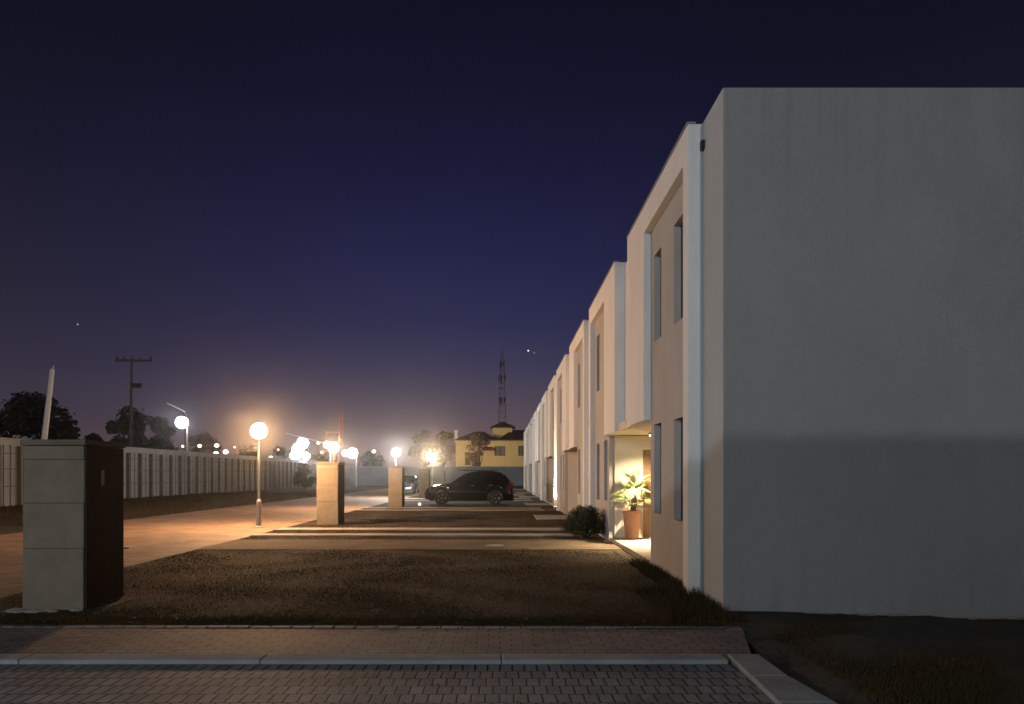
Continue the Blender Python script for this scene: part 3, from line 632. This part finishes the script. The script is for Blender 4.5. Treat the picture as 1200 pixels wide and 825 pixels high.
# ---------------------------------------------------------------- yellow house
Yh = 125; T = empty('yellow_house', (0, Yh, 0), 'ochre two-storey house with dark hip roofs and a small turret', 'house')
def hx(px): return (px-588)/850*Yh
def hz(py): return 1.55+(556-py)/850*Yh
x0, x1 = hx(534), hx(650)
wins = [(hx(579.5), hx(592), hz(534), hz(523)), (hx(607.5), hx(617), hz(534), hz(522.5)), (hx(622), hx(630), hz(534), hz(522.5))]
mb = MB(); mb.box(x0, x1, .12, 9, -.2, hz(515.5))
xsn = sorted({x0, x1, *[w[0] for w in wins], *[w[1] for w in wins]})
for a, b in zip(xsn, xsn[1:]):
    hh = [w for w in wins if w[0] < (a+b)/2 < w[1]]
    if hh: mb.box(a, b, 0, .118, -.2, hh[0][2]); mb.box(a, b, 0, .118, hh[0][3], hz(515.5))
    else: mb.box(a, b, 0, .118, -.2, hz(515.5))
mb.build('wall', M['yellow'], T)
for a, b, c, d in wins:
    mb = MB(); mb.box(a, b, -.05, .02, c, c+.12); mb.box(a, b, -.05, .02, d-.12, d); mb.box(a, a+.1, -.05, .02, c+.12, d-.12); mb.box(b-.1, b, -.05, .02, c+.12, d-.12); mb.box((a+b)/2-.04, (a+b)/2+.04, -.04, .02, c+.12, d-.12)
    f = mb.build('window', M['bark'], T); MB().box(a, b, .09, .11, c, d).build('pane', M['blind'], f)
def hip(mb, xa, xb, ya, yb, z0, z1, rx0=None, rx1=None, th=.18):
    xm0 = rx0 if rx0 is not None else (xa+xb)/2; xm1 = rx1 if rx1 is not None else xm0; ym = (ya+yb)/2
    mb.box(xa, xb, ya, yb, z0-th, z0-.001)
    P = [(xa, ya, z0), (xb, ya, z0), (xb, yb, z0), (xa, yb, z0)]; A = (xm0-.01, ym, z1); B = (xm1+.01, ym, z1)
    mb.poly([P[0], P[1], B, A]); mb.poly([P[1], P[2], B]); mb.poly([P[2], P[3], A, B]); mb.poly([P[3], P[0], A]); mb.poly(P[::-1])
mb = MB(); hip(mb, hx(533), hx(583), -.5, 8.5, hz(515), hz(504), hx(556), hx(566)); mb.build('roof', M['roof'], T)
mb = MB(); hip(mb, hx(584), hx(652), -.6, 9.4, hz(515), hz(502), hx(600), hx(636)); mb.build('roof', M['roof'], T)
MB().box(hx(577), hx(600.5), 3.2, 6.6, hz(517), hz(499)).build('turret', M['yellow'], T)
mb = MB(); hip(mb, hx(574.5), hx(604.5), 2.8, 7.0, hz(498.7), hz(491.5)); mb.build('turret_roof', M['roof'], T)
ch = MB().box(hx(532.5), hx(536), .5, 1.1, hz(518), hz(505)).box(hx(531.8), hx(536.8), .4, 1.2, hz(505), hz(503.8)).build('chimney', M['mast_white'], T)
mb = MB(); mb.poly([(hx(566), -1.2, hz(527.5)), (hx(577), -1.2, hz(527.5)), (hx(577), -.01, hz(523.5)), (hx(566), -.01, hz(523.5))]); mb.box(hx(566), hx(577), -1.22, -1.18, hz(528.5), hz(527.5)); mb.build('awning', M['awning'], T)
for a, b in ((545, 552), (556, 562)): MB().box(hx(a), hx(b), -.06, -.001, hz(545), hz(530)).build('door', M['bark'], T)

# ---------------------------------------------------------------- cars
def car(name, loc, rz, label, cat, paint, prof, belt, L_, wb0, wb1, wr, hw, suv):
    """prof: outline of the side (x forward from nose 0 to tail L_, z); belt: glass polygon on the side"""
    T = empty(name, loc, label, cat, None, rz)
    def zs_top(x):
        for (a, za), (b, zb_) in zip(prof, prof[1:]):
            if a <= x <= b: return za+(zb_-za)*(x-a)/(b-a)
        return prof[-1][1]
    mb = MB(); nx = 72; rings = []
    waist = belt['waist']
    for i in range(nx+1):
        x = L_*i/nx; zt = zs_top(x)
        e = min(1, math.sqrt(max(0, 1-((.55-x)/.55)**2)) if x < .55 else 1, math.sqrt(max(0, 1-((x-(L_-.4))/.4)**2))*.22+.78 if x > L_-.4 else 1)
        e = .72+.28*e if x < .55 else e
        h = hw*e
        zb = .22
        for c in (wb0, wb1):
            dx = abs(x-c)
            if dx < wr*1.16: zb = max(zb, wr+math.sqrt((wr*1.16)**2-dx*dx)*.98)
        zb_side = zb
        if x < .25: zb_side = max(zb_side, .30)
        wz = min(waist, zt-.03)
        roofw = h*(.97 if zt <= waist+.03 else .97-.22*(zt-waist)/(max(p[1] for p in prof)-waist))
        ring = [(h*.93, zb_side), (h, min(zb_side+.18, wz-.06) if zb_side < wz-.25 else wz-.06), (h*.995, wz-.03), (h*.97, wz), (roofw, zt-.05 if zt > wz+.06 else zt-.015), (roofw*.86, zt), (0, zt+.015)]
        rings.append([mb.bm.verts.new((x, y, z)) for y, z in ring])
    m2 = []
    for r_ in rings:
        m2.append([mb.bm.verts.new((v.co.x, -v.co.y, v.co.z)) for v in r_[:-1]])
    for i in range(nx):
        a, b = rings[i], rings[i+1]; c, d = m2[i]+[a[-1]], m2[i+1]+[b[-1]]
        for k in range(6):
            mb.bm.faces.new((a[k], a[k+1], b[k+1], b[k])); mb.bm.faces.new((d[k], d[k+1], c[k+1], c[k]))
        mb.bm.faces.new((a[0], b[0], m2[i+1][0], m2[i][0]))
    for r_, q in ((rings[0], m2[0]), (rings[-1], m2[-1])): mb.bm.faces.new(r_+q[::-1])
    mb.build('body', paint, T, smooth=True).data.set_sharp_from_angle(angle=R(38))
    # side glass with thickness, slightly inside the widest line
    top = max(p[1] for p in prof)
    for s in (-1, 1):
        for poly in belt['glass']:
            mb = MB(); A = []; B = []
            for x, z in poly:
                t = (z-waist)/(top-waist); y = s*(hw*(.97-.22*max(0, t))+.012); A.append(mb.bm.verts.new((x, y, z))); B.append(mb.bm.verts.new((x, y-s*.02, z)))
            mb.bm.faces.new(A); mb.bm.faces.new(B[::-1])
            for i in range(len(A)): j = (i+1) % len(A); mb.bm.faces.new((A[i], A[j], B[j], B[i]))
            mb.build('side_window', M['car_glass'], T)
        # mirror
        x, z = belt['mirror']; MB().sphere((x, s*(hw+.10), z), .10, 2, (.9, 1, .75)).tube((x, s*hw*.93, z-.04), (x, s*(hw+.06), z-.02), .03).build('mirror', paint, T, smooth=True)
        for x, z in belt['handles']: MB().box(x, x+.17, s*(hw+.012)-.015, s*(hw+.012)+.015, z, z+.03).build('handle', M['chrome'] if suv else paint, T, bevel=.006)
        for c in (wb0, wb1):
            y0 = s*(hw-.20); y1 = s*(hw-.005)
            mb = MB(); prof_ = [(wr*.66, -.10), (wr*.96, -.10), (wr, -.06), (wr, .06), (wr*.96, .10), (wr*.66, .10)]; mb.lathe(prof_, 28)
            o = mb.build('wheel', M['tyre'], T); o.rotation_euler = (R(90), 0, 0); o.location = (c, (y0+y1)/2, wr)
            q = MB(); q.lathe([(wr*.64, -.09), (wr*.66, .095), (wr*.60, .095), (wr*.58, .04), (.0001, .03)], 24)
            for k in range(5):
                a = k*2*math.pi/5
                for da in (-.13, .13): q.tube((math.cos(a+da)*.06, math.sin(a+da)*.06, .07), (math.cos(a+da*.8)*wr*.60, math.sin(a+da*.8)*wr*.60, .085), .02, .024, 5)
            q.lathe([(.06, .04), (.06, .09), (.03, .10)], 12)
            rm = q.build('rim', M['rim'], o); rm.scale = (1, 1, 1 if s < 0 else -1)
        x, z = belt['head']; MB().sphere((x+.14, s*hw*.74, z), .15, 2, (1.2, .9, .55)).build('headlight', M['lens_clear'], T, smooth=True)
        x, z = belt['tail']; mb = MB(); mb.box(x-.16, x+.03, min(s*hw*.62, s*hw*.985), max(s*hw*.62, s*hw*.985), z-.10, z+.14); mb.build('rear_light', M['lens_red'], T, bevel=.03)
        MB().box(L_-.10, L_+.015, min(s*.55*hw, s*.85*hw), max(s*.55*hw, s*.85*hw), .50, .57).build('reflector', M['chrome'], T, bevel=.01)
        if suv: MB().tube((1.75, s*hw*.66, top+.03), (3.7, s*hw*.66, top+.02), .022, .022, 8).tube((1.85, s*hw*.66, top-.03), (1.85, s*hw*.66, top+.03), .02).tube((3.6, s*hw*.66, top-.04), (3.6, s*hw*.66, top+.03), .02).build('roof_rail', M['chrome'], T)
    # windscreen and rear window
    for nm, (xa, za, xb, zb_) in (('windscreen', belt['ws']), ('rear_window', belt['rw'])):
        mb = MB(); fr = (hw*.82, hw*.70); sg = -1 if nm == 'windscreen' else 1
        nrm = Vector((sg*abs(zb_-za), 0, abs(xb-xa))).normalized()*.025
        P = [Vector((xa, -fr[0], za)), Vector((xa, fr[0], za)), Vector((xb, fr[1], zb_)), Vector((xb, -fr[1], zb_))]
        A = [mb.bm.verts.new(p+nrm) for p in P]; B = [mb.bm.verts.new(p-nrm*.6) for p in P]
        mb.bm.faces.new(A); mb.bm.faces.new(B[::-1])
        for i in range(4): j = (i+1) % 4; mb.bm.faces.new((A[i], A[j], B[j], B[i]))
        mb.build(nm, M['car_glass'], T)
    MB().box(-.02, .08, -.55, .55, .52, .66).build('grille', M['plastic'], T, bevel=.02)
    for xx in (-.03, L_+.0): MB().box(xx, xx+.03, -.24, .24, .42 if xx < 1 else .74, .52 if xx < 1 else .85).build('number_plate', M['plate'], T)
    MB().box(.5, L_-.5, -hw*.8, hw*.8, .20, .34).build('underbody', M['plastic'], T)
    MB().tube((L_-.95, 0, top), (L_-.85, 0, top+.14), .02, .012, 6).build('aerial', M['plastic'], T)
    return T
suvp = [(0, .62), (.05, .80), (.18, .92), (.7, 1.02), (1.25, 1.10), (1.42, 1.16), (2.05, 1.58), (2.4, 1.68), (2.9, 1.72), (3.5, 1.70), (3.85, 1.65), (4.0, 1.58), (4.35, 1.12), (4.47, 1.02), (4.52, .75), (4.52, .50)]
car('suv', (-3.92, 37.45, 0.0), R(1.5), 'black five-door SUV parked side-on across a driveway, facing left', 'car', M['car_black'], suvp,
    dict(waist=1.08, glass=[[(1.62, 1.10), (2.55, 1.12), (2.58, 1.56), (2.2, 1.52)], [(2.62, 1.12), (3.45, 1.14), (3.40, 1.56), (2.65, 1.57)], [(3.52, 1.15), (4.05, 1.20), (3.85, 1.50), (3.47, 1.56)]],
         mirror=(1.62, 1.12), handles=[(2.35, .98), (3.25, 1.0)], head=(.10, .84), tail=(4.46, .98), ws=(1.40, 1.15, 2.08, 1.60), rw=(4.33, 1.16, 4.03, 1.56)), 4.52, .86, 3.56, .35, .90, True)
sed = [(0, .55), (.05, .70), (.2, .80), (1.1, .92), (1.3, .96), (2.0, 1.36), (2.5, 1.44), (3.0, 1.42), (3.6, 1.12), (3.75, 1.04), (4.3, 1.0), (4.38, .8), (4.4, .5)]
car('sedan', (-7.9, 58.5, 0.006), R(90), 'small silver-blue saloon car on the side road behind the third pier', 'car', M['car_silver'], sed,
    dict(waist=.96, glass=[[(1.5, .98), (2.45, .99), (2.45, 1.33), (2.05, 1.30)], [(2.52, .99), (3.5, 1.0), (3.1, 1.33), (2.52, 1.34)]],
         mirror=(1.5, 1.0), handles=[(2.2, .86), (3.1, .87)], head=(.06, .72), tail=(4.33, .86), ws=(1.3, .97, 2.02, 1.37), rw=(3.62, 1.12, 3.08, 1.39)), 4.4, .80, 3.45, .31, .86, False)

# ---------------------------------------------------------------- unseen house block behind the camera, placed and sized to shade the near walls
T = empty('shade_house_block', (-40, -16, 0), 'unseen plain grey house block added to shade the near street', 'house')
MB().box(0, 70, -9, 0, -.3, 8.3).build('wall', M['end'], T)
MB().box(-.3, 70.3, -9.3, .3, 8.302, 8.55).build('roof', M['roof'], T)

# ---------------------------------------------------------------- air
mh = bpy.data.materials.new('haze'); mh.use_nodes = True; t = mh.node_tree; t.nodes.clear()
oo = t.nodes.new('ShaderNodeOutputMaterial'); pv = t.nodes.new('ShaderNodeVolumePrincipled'); pv.inputs['Color'].default_value = (.9, .9, .92, 1)
pv.inputs['Density'].default_value = .00065; pv.inputs['Anisotropy'].default_value = .965; t.links.new(pv.outputs[0], oo.inputs['Volume'])
hz_o = MB().box(-180, 180, -60, 240, -1.5, 60).build('haze', mh); hz_o['kind'] = 'stuff'
